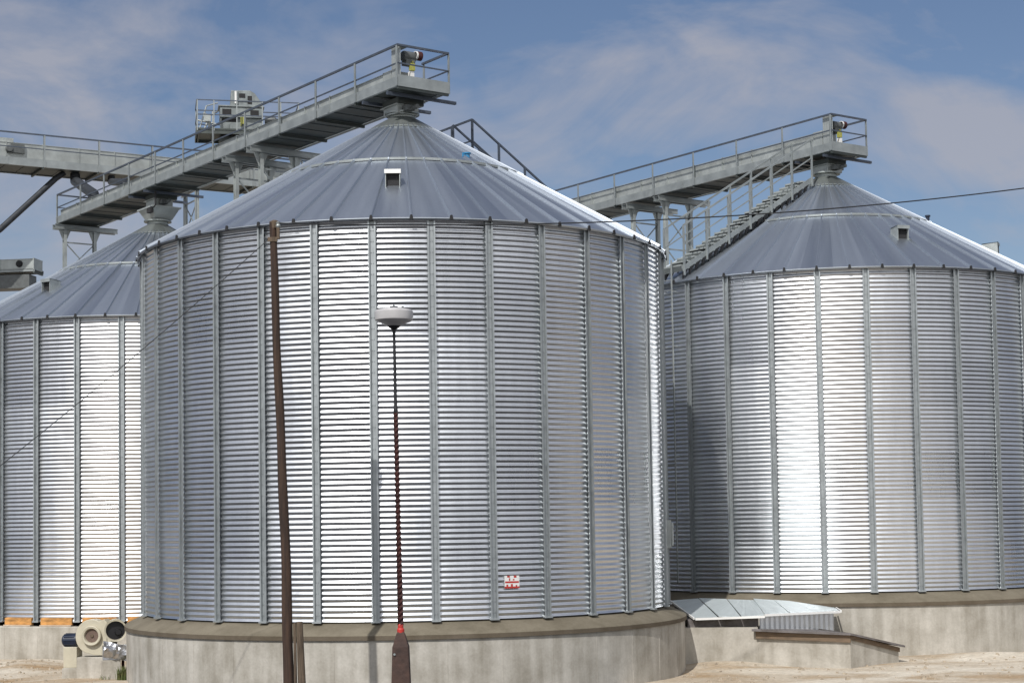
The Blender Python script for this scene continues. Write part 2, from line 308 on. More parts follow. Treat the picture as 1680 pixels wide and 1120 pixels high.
# ------------------------------------------------------------------ silos
RS = 5.888; H = 7.8; TAN = 3.00 / 5.225; NST = 32
def rz(r): return H + 3.04 - (r - .788) * TAN        # roof height over wall bottom at radius r
def wall_mesh():
    nz_ = 590; na = 256
    z = np.linspace(0, H + .075, nz_ + 1); a = np.linspace(0, 2 * np.pi, na, endpoint=False)
    rr = RS - .012 + 0.0125 * np.cos(2 * np.pi * z / PITCHZ)
    rg_ = np.random.default_rng(4)
    amp = rg_.uniform(-.006, .008, (8, 32))       # each sheet bay is pushed in or out a little
    Z, A = np.meshgrid(z, a, indexing='ij'); RR = np.repeat(rr[:, None], na, 1)
    ui = A / (2 * np.pi) * 32; vi = Z / (PITCHZ * 10.43); RR += amp[np.minimum(vi.astype(int), 7), np.minimum(ui.astype(int), 31)] * np.sin(np.pi * (ui % 1)) ** 2 * np.sin(np.pi * (vi % 1))
    V = np.stack([RR * np.sin(A), -RR * np.cos(A), Z], -1).reshape(-1, 3)
    i, j = np.meshgrid(np.arange(nz_), np.arange(na), indexing='ij')
    F = np.stack([i * na + j, i * na + (j + 1) % na, (i + 1) * na + (j + 1) % na, (i + 1) * na + j], -1).reshape(-1, 4)
    me = bpy.data.meshes.new('wall'); me.vertices.add(len(V)); me.vertices.foreach_set('co', V.ravel().astype('f4'))
    me.loops.add(F.size); me.loops.foreach_set('vertex_index', F.ravel().astype('i4'))
    me.polygons.add(len(F)); me.polygons.foreach_set('loop_start', np.arange(0, F.size, 4, dtype='i4'))
    me.polygons.foreach_set('use_smooth', np.ones(len(F), bool)); me.update(calc_edges=True); me.validate()
    me.materials.append(m_wall); return me
def silo(loc, rot, label, kind):
    root = empty('grain_silo', loc, rot)
    tag(root, label, 'silo', 'galvanised steel grain silos of the storage yard')
    z0 = loc[2]
    # foundation
    b = MB()
    if kind != 'plain':
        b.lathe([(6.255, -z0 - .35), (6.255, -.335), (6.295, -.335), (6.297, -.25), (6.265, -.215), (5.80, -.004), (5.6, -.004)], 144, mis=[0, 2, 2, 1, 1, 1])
    else:
        b.lathe([(6.10, -z0 - .35), (6.10, -.15), (6.06, -.125), (5.6, -.12)], 144, mis=[0, 0, 0])
    rf = 6.255 if kind != 'plain' else 6.10; hf = -.338 if kind != 'plain' else -.155
    for k in range(36):
        p = radial(k * math.pi / 18 + .05); tt = Vector((math.cos(k * math.pi / 18 + .05), math.sin(k * math.pi / 18 + .05), 0)) * .006
        A = p * (rf - .01); B = p * (rf + .0045)
        b.prism([(A - tt).xy, (A + tt).xy, (B + tt * .5).xy, (B - tt * .5).xy], -z0 - .3, hf)
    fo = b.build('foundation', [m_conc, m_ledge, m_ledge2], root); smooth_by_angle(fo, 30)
    wl = bpy.data.objects.new('wall', silo.wall); sc.collection.objects.link(wl); wl.parent = root
    if kind == 'plain':
        s = MB(); a0 = .12 * 2 * math.pi / NST; a1 = .88 * 2 * math.pi / NST; nn = 5
        for q in range(nn):
            b0 = a0 + (a1 - a0) * q / nn; b1 = a0 + (a1 - a0) * (q + 1) / nn
            P = [radial(b0) * 5.935, radial(b1) * 5.935, radial(b1) * 5.85, radial(b0) * 5.85]
            s.prism([(p.x, p.y) for p in P], -.085, .085)
            P = [radial(b0) * 5.99, radial(b1) * 5.99, radial(b1) * 5.85, radial(b0) * 5.85]
            s.prism([(p.x, p.y) for p in P], -.119, -.088, 1)
        c0 = s.build('sealing_board', [m_orange, m_sand], root)
        for k in range(1, NST):
            c = c0.copy(); sc.collection.objects.link(c); c.parent = root; c.rotation_euler = (0, 0, k * 2 * math.pi / NST)
    # stiffeners: open-lipped channel
    if silo.stiff is None:
        s = MB(); zb = -.012; zt = H + .04
        prof = [(-.078, .057), (-.045, .055), (-.040, .0085), (.040, .0085), (.045, .055), (.078, .057)]
        t = .004
        for i in range(5):
            (x0, y0), (x1, y1) = prof[i], prof[i + 1]
            d = Vector((x1 - x0, y1 - y0)).normalized(); n_ = Vector((-d.y, d.x)) * t
            s.prism([(x0, -(RS + y0)), (x1, -(RS + y1)), (x1 - n_.x, -(RS + y1) + n_.y), (x0 - n_.x, -(RS + y0) + n_.y)], zb, zt)
        for i in range(36):
            zz = .12 + i * PITCHZ * 2
            for sx in (-.02, .02):
                s.box((sx - .008, -RS - .022, zz), (sx + .008, -RS - .009, zz + .016))
        s.box((-.09, -RS - .09, -.022), (.09, -RS + .01, .012))
        silo.stiff = s.build('stiffener', m_stiff, root); st = silo.stiff; ks = range(1, NST)
    else:
        st = silo.stiff; ks = range(NST)
    for k in ks:
        c = st.copy(); sc.collection.objects.link(c); c.parent = root; c.rotation_euler = (0, 0, k * 2 * math.pi / NST)
    # roof: lower band, upper band lapped over it, ribs
    if silo.roof is None:
        s = MB(); NR = 48; re = RS + .125; rm = 2.86
        def cone(r0, r1, dz, n=NR * 4):
            vs = []; fs = []
            for j in range(n):
                p = radial(2 * math.pi * j / n)
                for (r, d) in ((r0, dz - .018), (r0, dz), (r1, dz), (r1, dz - .018)): vs.append((p.x * r, p.y * r, rz(r) + d))
            for j in range(n):
                k = (j + 1) % n
                for i in range(4): fs.append((j * 4 + i, k * 4 + i, k * 4 + (i + 1) % 4, j * 4 + (i + 1) % 4))
            s.add(vs, fs)
        cone(re, rm - .05, 0); cone(rm + .03, .60, .03)
        # eave drip edge
        nn = NR * 4; vs = []; fs = []
        for j in range(nn):
            p = radial(2 * math.pi * j / nn)
            vs += [(p.x * (re + .002), p.y * (re + .002), rz(re) + .002), (p.x * (re - .035), p.y * (re - .035), rz(re) - .045)]
        for j in range(nn):
            k = (j + 1) % nn; fs.append((2 * j, 2 * j + 1, 2 * k + 1, 2 * k))
        s.add(vs, fs)
        for k in range(NR):
            a = 2 * math.pi * k / NR; n_ = radial(a); tt = Vector((math.cos(a), math.sin(a), 0))
            for (r0, r1, dz, hh, w0, w1) in ((re + .01, rm + .02, .001, .058, .026, .022), (rm + .05, .72, .031, .05, .02, .013)):
                A = n_ * r0; B = n_ * r1; za = rz(r0) + dz; zb = rz(r1) + dz
                vs = [A - tt * w0 + Vector((0, 0, za)), A + tt * w0 + Vector((0, 0, za)), A + tt * w0 * .5 + Vector((0, 0, za + hh)), A - tt * w0 * .5 + Vector((0, 0, za + hh)),
                      B - tt * w1 + Vector((0, 0, zb)), B + tt * w1 + Vector((0, 0, zb)), B + tt * w1 * .5 + Vector((0, 0, zb + hh)), B - tt * w1 * .5 + Vector((0, 0, zb + hh))]
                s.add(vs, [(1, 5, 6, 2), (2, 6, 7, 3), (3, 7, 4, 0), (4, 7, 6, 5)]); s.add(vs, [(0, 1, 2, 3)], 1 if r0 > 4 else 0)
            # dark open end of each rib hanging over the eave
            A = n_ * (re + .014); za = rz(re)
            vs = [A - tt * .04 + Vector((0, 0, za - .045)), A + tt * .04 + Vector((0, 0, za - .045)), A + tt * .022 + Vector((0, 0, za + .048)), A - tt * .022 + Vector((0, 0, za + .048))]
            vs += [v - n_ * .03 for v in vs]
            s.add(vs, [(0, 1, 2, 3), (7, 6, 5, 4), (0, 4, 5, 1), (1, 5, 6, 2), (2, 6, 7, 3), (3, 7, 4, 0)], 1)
        silo.roof = s.build('roof', [m_roof, m_dark], root)
        smooth_by_angle(silo.roof, 12); ro = silo.roof
        s = MB(); s.lathe([(rm + .035, rz(rm) + .0), (rm + .035, rz(rm) + .048), (rm + .0, rz(rm) + .058), (rm - .03, rz(rm - .03) + .03)], 144)
        silo.ring = s.build('roof_ring', m_steel, root, smooth=False); rg = silo.ring
        s = MB(); z1 = rz(.84) + .075
        s.lathe([(.84, z1 - .03), (.845, z1), (.30, z1 + .54 * TAN * 1.05), (.30, z1 + .54 * TAN * 1.05 + .08), (.40, z1 + .54 * TAN * 1.05 + .08), (.40, z1 + .54 * TAN * 1.05 + .12), (.1, z1 + .54 * TAN * 1.05 + .12)], 48)
        silo.cap = s.build('roof_cap', m_cap, root); smooth_by_angle(silo.cap, 25); cp = silo.cap
    else:
        for src in (silo.roof, silo.ring, silo.cap):
            c = src.copy(); sc.collection.objects.link(c); c.parent = root
    return root
yard()  # lays the added dark sheet
silo.wall = wall_mesh(); silo.stiff = None; silo.roof = None

def vent(root, az_local, r=4.26, cap=None):
    """box hood standing on the roof slope, mouth facing down the slope"""
    sl = math.atan(TAN); o = empty('vent_hood', frame_at(az_local, r, rz(r)).to_translation()); o.parent = root; o.rotation_euler = (0, 0, az_local)
    s = MB(); w_ = .15; 
    # local: -y outward (down slope); built in the silo's -y frame
    def P(x, d, h): return (x, -d, -d * TAN + h)
    # side cheeks, back, sloping cap
    th = .012
    for sx in (-1, 1):
        x0, x1 = sx * w_, sx * (w_ - th)
        s.add([P(x0, .18, -.02), P(x0, -.22, -.02), P(x0, -.22, .10), P(x0, .18, .37), P(x1, .18, -.02), P(x1, -.22, -.02), P(x1, -.22, .10), P(x1, .18, .37)],
              [(0, 1, 2, 3), (7, 6, 5, 4), (0, 3, 7, 4), (1, 5, 6, 2), (2, 6, 7, 3)])
    s.add([P(-w_, -.22, -.02), P(w_, -.22, -.02), P(w_, -.22, .10), P(-w_, -.22, .10)], [(0, 1, 2, 3)])
    s.build('hood_shell', m_steel2, o)
    s = MB(); s.add([P(-w_ - .02, -.24, .105), P(w_ + .02, -.24, .105), P(w_ + .02, .20, .385), P(-w_ - .02, .20, .385), P(w_ + .02, .205, .30), P(-w_ - .02, .205, .30)], [(0, 1, 2, 3), (3, 2, 4, 5)])
    s.build('hood_cap', cap or m_steel, o)
    s = MB(); s.add([P(-w_ + .013, .10, 0), P(w_ - .013, .10, 0), P(w_ - .013, .10, .30), P(-w_ + .013, .10, .30)], [(0, 1, 2, 3)]); s.build('screen', m_dark, o)
    return o

DEG = math.pi / 180
Bx, By, Bz = -2.4246, 39.1835, 1.4558
Cx, Cy, Cz = 8.8322, 47.2364, 1.5392
Ax, Ay, Az = -10.2997, 49.915, .9857
Dx, Dy, Dz = .9571, 57.9679, 1.2625
rotB, rotC, rotA = -2.502 * DEG, -35.748 * DEG, -31.173 * DEG
SB = silo((Bx, By, Bz), rotB, 'nearest large corrugated silo in the middle, behind the leaning wooden pole and lamp post', 'ledge')
SC = silo((Cx, Cy, Cz), rotC, 'corrugated silo at the right with a staircase climbing the left slope of its roof', 'ledge')
SA = silo((Ax, Ay, Az), rotA, 'corrugated silo at the left edge with orange boards along its foot, behind the fan', 'plain')
SD = silo((Dx, Dy, Dz), 0.1, 'rear corrugated silo hidden behind the nearest silo, under the far end of the right gallery', 'ledge')
vent(SB, .8 * DEG - rotB, cap=m_white); vent(SC, 14.5 * DEG - rotC); vent(SC, 67 * DEG - rotC, 4.4, cap=m_steel2); vent(SA, -30.4 * DEG - rotA)
# blue inspection cap and red-white sticker on B
def on_roof(root, name, m_, az, r, builder, rot):
    o = builder.build(name, m_, root); o.matrix_local = Matrix.Translation(radial(az - rot) * r + Vector((0, 0, rz(r)))) @ Matrix.Rotation(az - rot, 4, 'Z'); return o
s = MB(); s.tube([(0, 0, -.02), (0, 0, .10)], .06, 14); s.tube([(0, 0, .10), (0, 0, .125)], .085, 14); s.box((-.12, -.015, .03), (-.05, .015, .12))
on_roof(SB, 'inspection_cap', m_blue, 37 * DEG, 2.55, s, rotB)
s = MB(); s.tube([(0, 0, -.02), (0, 0, .16)], .05, 10); s.tube([(0, 0, .16), (0, 0, .2)], .075, 10)
on_roof(SC, 'inspection_cap', m_navy, 62 * DEG, 2.8, s, rotC)
# sticker: white plate with red bars, slightly bent over the corrugation
s = MB(); a0 = 22.2 * DEG; a1 = 25.3 * DEG; z0 = .585; z1 = .83
def stp(fx, fz, off=0.0):
    a = a0 + (a1 - a0) * fx; p = radial(a - rotB) * (RS + .012 + off); return (p.x, p.y, z0 + (z1 - z0) * fz)
nn = 12
s.add([stp(i / nn, j) for j in (0, 1) for i in range(nn + 1)] + [stp(i / nn, j, -.01) for j in (0, 1) for i in range(nn + 1)],
      [(i, i + 1, nn + 2 + i, nn + 1 + i) for i in range(nn)])
for (f0, g0, f1, g1) in ((.0, .0, 1, .14), (.04, .42, .96, .56), (.12, .14, .24, .3), (.42, .14, .55, .34), (.74, .14, .84, .25), (.18, .86, .36, 1), (.62, .84, .8, 1), (.30, .60, .38, .8), (.56, .62, .66, .74)):
    k0 = 4; s.add([stp(f0 + (f1 - f0) * i / k0, gg, .003) for gg in (g0, g1) for i in range(k0 + 1)], [(i, i + 1, k0 + 2 + i, k0 + 1 + i) for i in range(k0)], 1)
s.build('warning_sticker', [m_white, m_red], SB)['label'] = 'small white and red sticker low on the corrugated wall'
# hatch at the right flank of B
h_ = empty('inspection_hatch', (0, 0, 0)); h_.parent = SB; h_.matrix_local = frame_at(83 * DEG - rotB, RS, 1.25)
s = MB(); s.box((-.2, .0, 0), (.2, .10, .62)); s.box((-.16, .10, .05), (.16, .15, .57)); s.build('hatch_door', m_steel2, h_, bevel=.012)
s = MB(); s.tube([(.05, .15, .2), (.05, .2, .22), (.05, .2, .42), (.05, .15, .44)], .012, 8); s.build('handle', m_steel, h_)

# ladder on C behind B's edge (runs up to the stair foot)
def ladder(root, az, rot):
    Mx = frame_at(az - rot, RS + .1, .2); s = MB()
    for sx in (-.2, .2): s.beam((sx, .06, 0), (sx, .06, H + .4), .04, .02, upv=(0, 1, 0))
    for i in range(30): s.tube([(-.2, .06, .15 + i * .26), (.2, .06, .15 + i * .26)], .012, 6)
    for i in range(6):
        for sx in (-.2, .2): s.beam((sx, .06, .4 + i * 1.4), (sx, -.09, .4 + i * 1.4), .03, .02)
    o = s.build('ladder', m_steel2, root); o.matrix_local = Mx
ladder(SC, -53 * DEG, rotC)

# ------------------------------------------------------------------ roof stairs
def stairs(S_, az, label, r0=5.95, r1=.95, landing=None, hr=1.36):
    """own frame at the silo axis: local +x runs down the slope from the apex"""
    rot = az - math.pi / 2
    t = empty('roof_staircase', S_, rot); tag(t, label, 'staircase', 'staircases on the silo roofs')
    wd = .33; n = int((r0 - r1) / .232)
    s = MB()
    for sy in (-wd, wd):
        s.beam((r0, sy, rz(r0) + .25), (r1, sy, rz(r1) + .25), .03, .14)
        for i in range(n):
            r = r0 - .12 - i * .232; z_ = rz(r)
            s.add([(r + .10, sy - .02, z_ + .19 - .10 * TAN), (r - .08, sy - .02, z_ + .19 + .08 * TAN), (r + .10, sy - .02, z_ + .0 - .1 * TAN), (r + .10, sy + .02, z_ + .19 - .10 * TAN), (r - .08, sy + .02, z_ + .19 + .08 * TAN), (r + .10, sy + .02, z_ - .1 * TAN)],
                  [(0, 1, 2), (5, 4, 3), (0, 3, 4, 1), (1, 4, 5, 2), (2, 5, 3, 0)], 1)  # black wedges added for the shaded gaps under the stringers
    s.build('stringer', [m_steel, m_black], t)
    tr = MB(); tr.box((-.13, -wd + .02, -.02), (.13, wd - .02, .02)); tr.add([(.13, -wd + .03, -.02), (.13, wd - .03, -.02), (.06, wd - .03, -.15), (.06, -wd + .03, -.15)], [(0, 1, 2, 3), (3, 2, 1, 0)])
    first = None
    for i in range(n):
        r = r0 - .1 - i * .232
        if first is None: first = tr.build('tread', m_steel2, t); c = first
        else: c = first.copy(); sc.collection.objects.link(c); c.parent = t
        c.location = (r, 0, rz(r) + .31)
    for sy in (-wd - .03, wd + .03):
        s = MB()
        rr = [r0 - .05 - i * .82 for i in range(7) if r0 - .05 - i * .82 > r1 - .05]
        s.beam((rr[0], sy, rz(rr[0]) + hr), (rr[-1], sy, rz(rr[-1]) + hr), .035, .045)
        s.beam((rr[0], sy, rz(rr[0]) + hr - .5), (rr[-1], sy, rz(rr[-1]) + hr - .5), .02, .03)
        s.build('handrail', m_rail if landing else m_steel, t)
        pf = None
        for r in rr:
            if pf is None:
                p = MB(); p.beam((0, sy, .08), (0, sy, hr), .045, .045, upv=(1, 0, 0)); pf = p.build('rail_post', m_rail if landing else m_steel, t); c = pf
            else: c = pf.copy(); sc.collection.objects.link(c); c.parent = t
            c.location = (r, 0, rz(r))
    return t
stairs((Cx, Cy, Cz), -51.5 * DEG, 'steel staircase with handrails climbing the left slope of the right silo roof')
tB = stairs((Bx, By, Bz), 131 * DEG, 'steel staircase rails showing behind the right slope of the nearest silo roof', r1=1.75, landing=True, hr=1.13)

# ------------------------------------------------------------------ conveyor galleries
def gallery(P0, ang, Lg, label, wid=1.395, hous=(.60, 1.12, .50), sp=1.86, z_r=.93, drive=True, spouts=(), far_end=True, far_rail=0, near_end=True, nrail0=0.0, girder=.22, group='conveyor galleries bridging the silos', bulge=None, pmat=None, postoff=0.0):
    t = empty('conveyor_gallery', P0, ang); tag(t, label, 'conveyor gallery', group)
    pmat = pmat or m_steel
    # girders (C channels)
    for k, (y0, sgn) in enumerate(((0, 1), (wid, -1))):
        s = MB(); yi = y0 + sgn * .012
        s.box((-Lg, min(y0, yi), 0), (0, max(y0, yi), girder))
        for zz in (0, girder - .012): s.box((-Lg, min(yi, y0 + sgn * .07), zz), (0, max(yi, y0 + sgn * .07), zz + .012))
        for i in range(int(Lg / 3.1)): s.box((-3.1 * (i + 1) - .05, min(y0, y0 - sgn * .008), .02), (-3.1 * (i + 1) + .05, max(y0, y0 - sgn * .008), girder - .02))
        s.build('side_girder', m_steel, t)
    s = MB(); s.box((-Lg, .075, .030), (0, wid - .075, .055))
    for q in range(int(Lg / .62)):
        s.box((-.62 * (q + 1), .09, .016), (-.62 * (q + 1) + .035, wid - .09, .030))
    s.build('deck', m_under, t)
    cm = None; nb = int(Lg / sp) + 1
    for i in range(nb):
        x = -min(i * sp + .04, Lg - .04)
        if cm is None:
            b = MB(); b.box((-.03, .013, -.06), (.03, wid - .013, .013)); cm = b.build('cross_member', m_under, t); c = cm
        else: c = cm.copy(); sc.collection.objects.link(c); c.parent = t
        c.location = (x, 0, 0)
    # conveyor housing with joint flanges and lid
    y0, y1, hh = hous; s = MB(); x0 = -.75 if drive else -.02
    s.box((-Lg + .05, y0, .056), (x0, y1, hh)); s.box((-Lg + .05, y0 - .02, hh), (x0, y1 + .02, hh + .016))
    q = x0
    while q > -Lg + .3:
        s.box((q - .03, y0 - .028, .056), (q, y0 - .001, hh + .025)); s.box((q - .03, y0 - .03, hh + .017), (q, y1 + .03, hh + .035)); q -= sp * .66
    if bulge: 
        s.prism([(-bulge[0], y0 + .01), (-bulge[1], y0 + .01), (-bulge[1], y1 - .01), (-bulge[0], y1 - .01)], hh + .016, hh + .016 + bulge[2])
    s.build('conveyor_housing', m_steel2, t)
    # rails
    def rail(name, segs, z):
        s = MB()
        for (p, q) in segs:
            s.beam((*p, z), (*q, z), .05, .045)
        s.build(name, m_rail, t)
    segs = [((-nrail0, 0.02), (-Lg, 0.02))]
    if near_end: segs.append(((-.02, 0), (-.02, wid)))
    if near_end: segs.append(((0, wid - .02), (-1.1, wid - .02)))
    if far_end: segs.append(((-Lg + .02, 0), (-Lg + .02, wid))); segs.append(((-Lg, wid - .02), (-Lg + 3.6, wid - .02)))
    if far_rail: segs.append(((0, wid - .02), (-Lg, wid - .02)))
    rail('handrail', segs, z_r)
    s = MB()
    for (p, q) in segs: s.beam((*p, z_r * .56), (*q, z_r * .56), .025, .03)
    s.build('mid_rail', m_rail, t)
    pf = None
    def post(x, y, w_=.05, zt=z_r - .02):
        nonlocal pf
        if pf is None:
            b = MB(); b.box((-.03, -.012, 0), (.03, .0, zt)); b.box((-.03, -.012, 0), (-.022, .045, zt)); b.box((-.05, -.014, .02), (.05, -.0125, .2)); pf = b.build('rail_post', pmat, t); c = pf
        else: c = pf.copy(); sc.collection.objects.link(c); c.parent = t
        c.location = (x, y, 0); return c
    i = 0
    while nrail0 + postoff + i * sp < Lg - .3: post(-(nrail0 + postoff + i * sp) - (.03 if i == 0 else 0), -.003); i += 1
    post(-Lg + .03, -.003)
    if near_end: post(-.03, wid + .004)
    if near_end: post(-1.07, wid + .004)
    if far_end: post(-Lg + .03, wid + .004); post(-Lg + 1.9, wid + .004); post(-Lg + 3.57, wid + .004)
    # end plates
    s = MB()
    if near_end: s.box((0, -.0, -.01), (.012, wid, girder + .03))
    if near_end: s.build('end_plate', m_steel, t); s = MB()
    s.box((-Lg - .012, 0, 0), (-Lg, wid, girder)); s.build('end_plate', m_steel, t)
    if drive:
        s = MB(); s.box((-.42, .10, .056), (-.30, .26, z_r + .03)); s.box((-.30, .10, .056), (-.06, .125, z_r + .03)); s.box((-.76, y0 - .02, .056), (-.44, y1 + .02, hh + .04)); s.box((-.30, .125, z_r - .02), (-.06, .30, z_r + .03)); s.build('drive_casing', m_steel2, t, bevel=.008)
        dm = MB(); dm.lathe([(0, -.16), (.11, -.16), (.125, -.13), (.125, .13), (.11, .16), (0, .16)], 20, c=(-.30, .48, .78), axis='y'); dm.box((-.40, .36, .58), (-.2, .6, .72)); o = dm.build('gearbox', m_grey, t); smooth_by_angle(o)
        dm = MB(); dm.lathe([(0, .0), (.085, .0), (.105, .03), (.105, .12), (0, .12)], 20, c=(-.24, .66, .82), axis='y', mis=[0, 0, 0, 1]); dm.lathe([(.085, -.04), (.10, -.04), (.10, .0), (.085, .0)], 20, c=(-.24, .66, .82), axis='y', mi=2); o = dm.build('motor', [m_dred, m_black, m_white], t); smooth_by_angle(o)
        dm = MB(); dm.box((-.22, .44, .44), (-.14, .56, .60)); dm.box((-.24, .50, .40), (-.16, .53, .66)); dm.build('coupling_guard', m_yel, t)
        dm = MB(); dm.box((-.20, .40, .18), (-.08, .50, .40)); dm.box((-.20, .50, .18), (-.08, .62, .26)); dm.build('control_box', m_white, t, bevel=.006)
    for (xs_, zb, big) in spouts:
        e = empty('discharge_spout', (0, 0, 0)); e.parent = t
        b = MB(); b.box((-xs_ - .34, .42, -.20), (-xs_ + .34, 1.12, -.062)); b.build('spout_hopper', m_under, e)
        b = MB(); b.prism([(-xs_ - .30, .42), (-xs_ + .30, .42), (-xs_ + .30, 1.0), (-xs_ - .30, 1.0)], [-.42] * 4, [-.205] * 4); b.prism([(-xs_ - .36, .36), (-xs_ + .36, .36), (-xs_ + .36, 1.06), (-xs_ - .36, 1.06)], -.235, -.212); b.build('slide_gate', m_steel2, e, bevel=.01)
        if big:
            b = MB(); Q = lambda h, v: [(-xs_ - h, .7 - v), (-xs_ + h, .7 - v), (-xs_ + h, .7 + v), (-xs_ - h, .7 + v)]
            b.add([(x, y, -.50) for x, y in Q(.50, .42)] + [(x, y, -.80) for x, y in Q(.30, .28)] , [(0, 1, 2, 3), (7, 6, 5, 4)] + [(i, 4 + i, 4 + (i + 1) % 4, (i + 1) % 4) for i in range(4)])
            b.box((-xs_ - .54, .24, -.50), (-xs_ + .54, 1.16, -.455)); b.build('hopper_box', m_steel2, e)
            b = MB(); b.box((-xs_ + .20, .22, -.66), (-xs_ + .46, .32, -.52)); b.tube([(-xs_ + .4, .3, -.55), (-xs_ + .75, .25, -.50)], .02, 8); b.tube([(-xs_ + .75, .25, -.5), (-xs_ + .75, .25, -.10)], .03, 8); b.build('lever_box', m_dark, e)
        b = MB(); b.lathe([(.26, zb), (.26, zb + .05), (.20, zb + .06), (.24, -.43), (.34, -.43), (.34, -.40)], 28, c=(-xs_, .7, 0)); b.build('spout_pipe', m_steel, e)
        b = MB(); b.box((-xs_ + .30, .55, -.38), (-xs_ + .52, .75, -.26)); b.lathe([(0, .5), (.05, .5), (.05, .72), (0, .72)], 14, c=(-xs_, .7, -.32), axis='x'); b.build('gate_actuator', m_grey, e)
        for dx in (-.45, .62):
            b = MB(); b.box((-xs_ + dx - .035, -.05, -.13), (-xs_ + dx + .035, wid + .42, -.062)); b.build('bearer', m_rail, e)
    return t
zG = 3.3
aAB = 35.9 * DEG
GA = gallery((-2.4387, 37.936, 9.836 + zG), aAB - math.pi / 2, 20.6, 'long conveyor gallery with handrails crossing the tops of the left silo and the nearest silo', spouts=((1.0, -.40, 0), (14.31, -.86, 1)), hous=(.12, .62, .42))
aDC = 35.4 * DEG
GC = gallery((8.81, 46.136, 9.99 + zG), aDC - math.pi / 2, 19.5, 'conveyor gallery with handrails ending over the tip of the right silo', spouts=((.89, -.47, 0), (14.2, -.8, 0)), sp=1.88, z_r=1.0, hous=(.12, .62, .60))
aX = 30 * DEG; dX = Vector((math.cos(aX), math.sin(aX)))
PX = Vector((-15.49, 56.75)) + dX * (1.86 * 6.0)
GX = gallery((PX.x, PX.y, 12.12 + zG), aX, 1.86 * 6 + 9.3, 'higher conveyor gallery at the upper left, passing behind the other gallery', hous=(.5, 1.3, .84), z_r=1.09, drive=False, girder=.26, wid=1.5, near_end=True, far_end=True, bulge=(1.86 * 6 + .9, 1.86 * 6 + 3.4, .14))
s = MB(); s.lathe([(0, -.06), (.10, -.06), (.13, 0), (.13, .02)], 18, c=(-1.86 * 6 - 1.05, .44, .62), axis='y'); s.box((-1.86 * 6 - 1.0, .42, .5), (-1.86 * 6 - .55, .49, .8)); s.build('inspection_port', [m_grey], GX)

# gallery supports: trestle frames
def trestle(G, x, wid, ztop, zleg, label, ylo=.2, yhi=1.2, over=(-.16, .55)):
    Mx = Matrix.Translation(G.location) @ Matrix.Rotation(G.rotation_euler.z, 4, 'Z')
    base = Mx @ Vector((x, wid / 2, 0)); t = empty('support_trestle', (base.x, base.y, 0), G.rotation_euler.z)
    tag(t, label, 'support trestle', 'steel trestles carrying the conveyor galleries')
    zt = G.location.z + ztop; y0 = -wid / 2
    for dx in (-.11, .11):
        s = MB(); a_ = y0 + over[0]; b_ = y0 + wid + over[1]
        s.box((dx - .006, a_, zt - .14), (dx + .006, b_, zt)); s.box((dx - .035, a_, zt - .010), (dx + .035, b_, zt + .002)); s.box((dx - .035, a_, zt - .15), (dx + .035, b_, zt - .14)); s.build('head_beam', m_steel, t)
    for yy, sg in ((ylo, 1), (yhi, -1)):
        s = MB(); y_ = y0 + yy
        s.box((-.065, y_ - .05, zleg), (-.055, y_ + .05, zt - .15)); s.box((.055, y_ - .05, zleg), (.065, y_ + .05, zt - .15)); s.box((-.055, y_ - .005, zleg), (.055, y_ + .005, zt - .15))
        for s2 in (-1, 1):
            s.add([(-.02, y_ + s2 * .05, zt - .15), (-.02, y_ + s2 * .20, zt - .15), (-.02, y_ + s2 * .05, zt - .5), (.02, y_ + s2 * .05, zt - .15), (.02, y_ + s2 * .20, zt - .15), (.02, y_ + s2 * .05, zt - .5)],
                  [(0, 1, 2), (5, 4, 3), (1, 4, 5, 2), (0, 3, 4, 1)])
        s.build('leg', m_steel2, t)
    zz = zt - .55; k = 0
    while zz - 1.0 > zleg and k < 9:
        s = MB(); s.beam((0, y0 + ylo, zz), (0, y0 + yhi, zz), .04, .04); s.beam((.02, y0 + ylo, zz), (.02, y0 + yhi, zz - 1.0), .03, .03); s.beam((-.02, y0 + yhi, zz), (-.02, y0 + ylo, zz - 1.0), .03, .03); s.build('cross_brace', m_steel, t); zz -= 1.05; k += 1
    s = MB(); s.box((-.2, y0 + ylo - .2, -.02), (.2, y0 + yhi + .2, .14)); s.build('footing', m_conc, t)
    return t
trestle(GA, -20.42, 1.395, -.062, .1, 'trestle frame under the far left end of the long gallery, beyond the left silo')
trestle(GA, -8.35, 1.395, -.075, .1, 'left one of the two trestles between the left silo and the nearest silo')
trestle(GA, -6.95, 1.395, -.075, .1, 'right one of the two trestles between the left silo and the nearest silo')
trestle(GC, -8.75, 1.395, -.075, .1, 'left one of the two trestles beside the right silo, under its gallery')
trestle(GC, -7.2, 1.395, -.075, .1, 'right one of the two trestles beside the right silo, next to its staircase')

# trestles carrying the higher gallery (dark legs seen behind)
def x_at(t_): return -(1.86 * 6.0) + t_
trestle(GX, x_at(5.35), 1.5, -.075, .1, 'dark trestle legs of the higher gallery seen between the two left silos', ylo=.1, yhi=1.3)

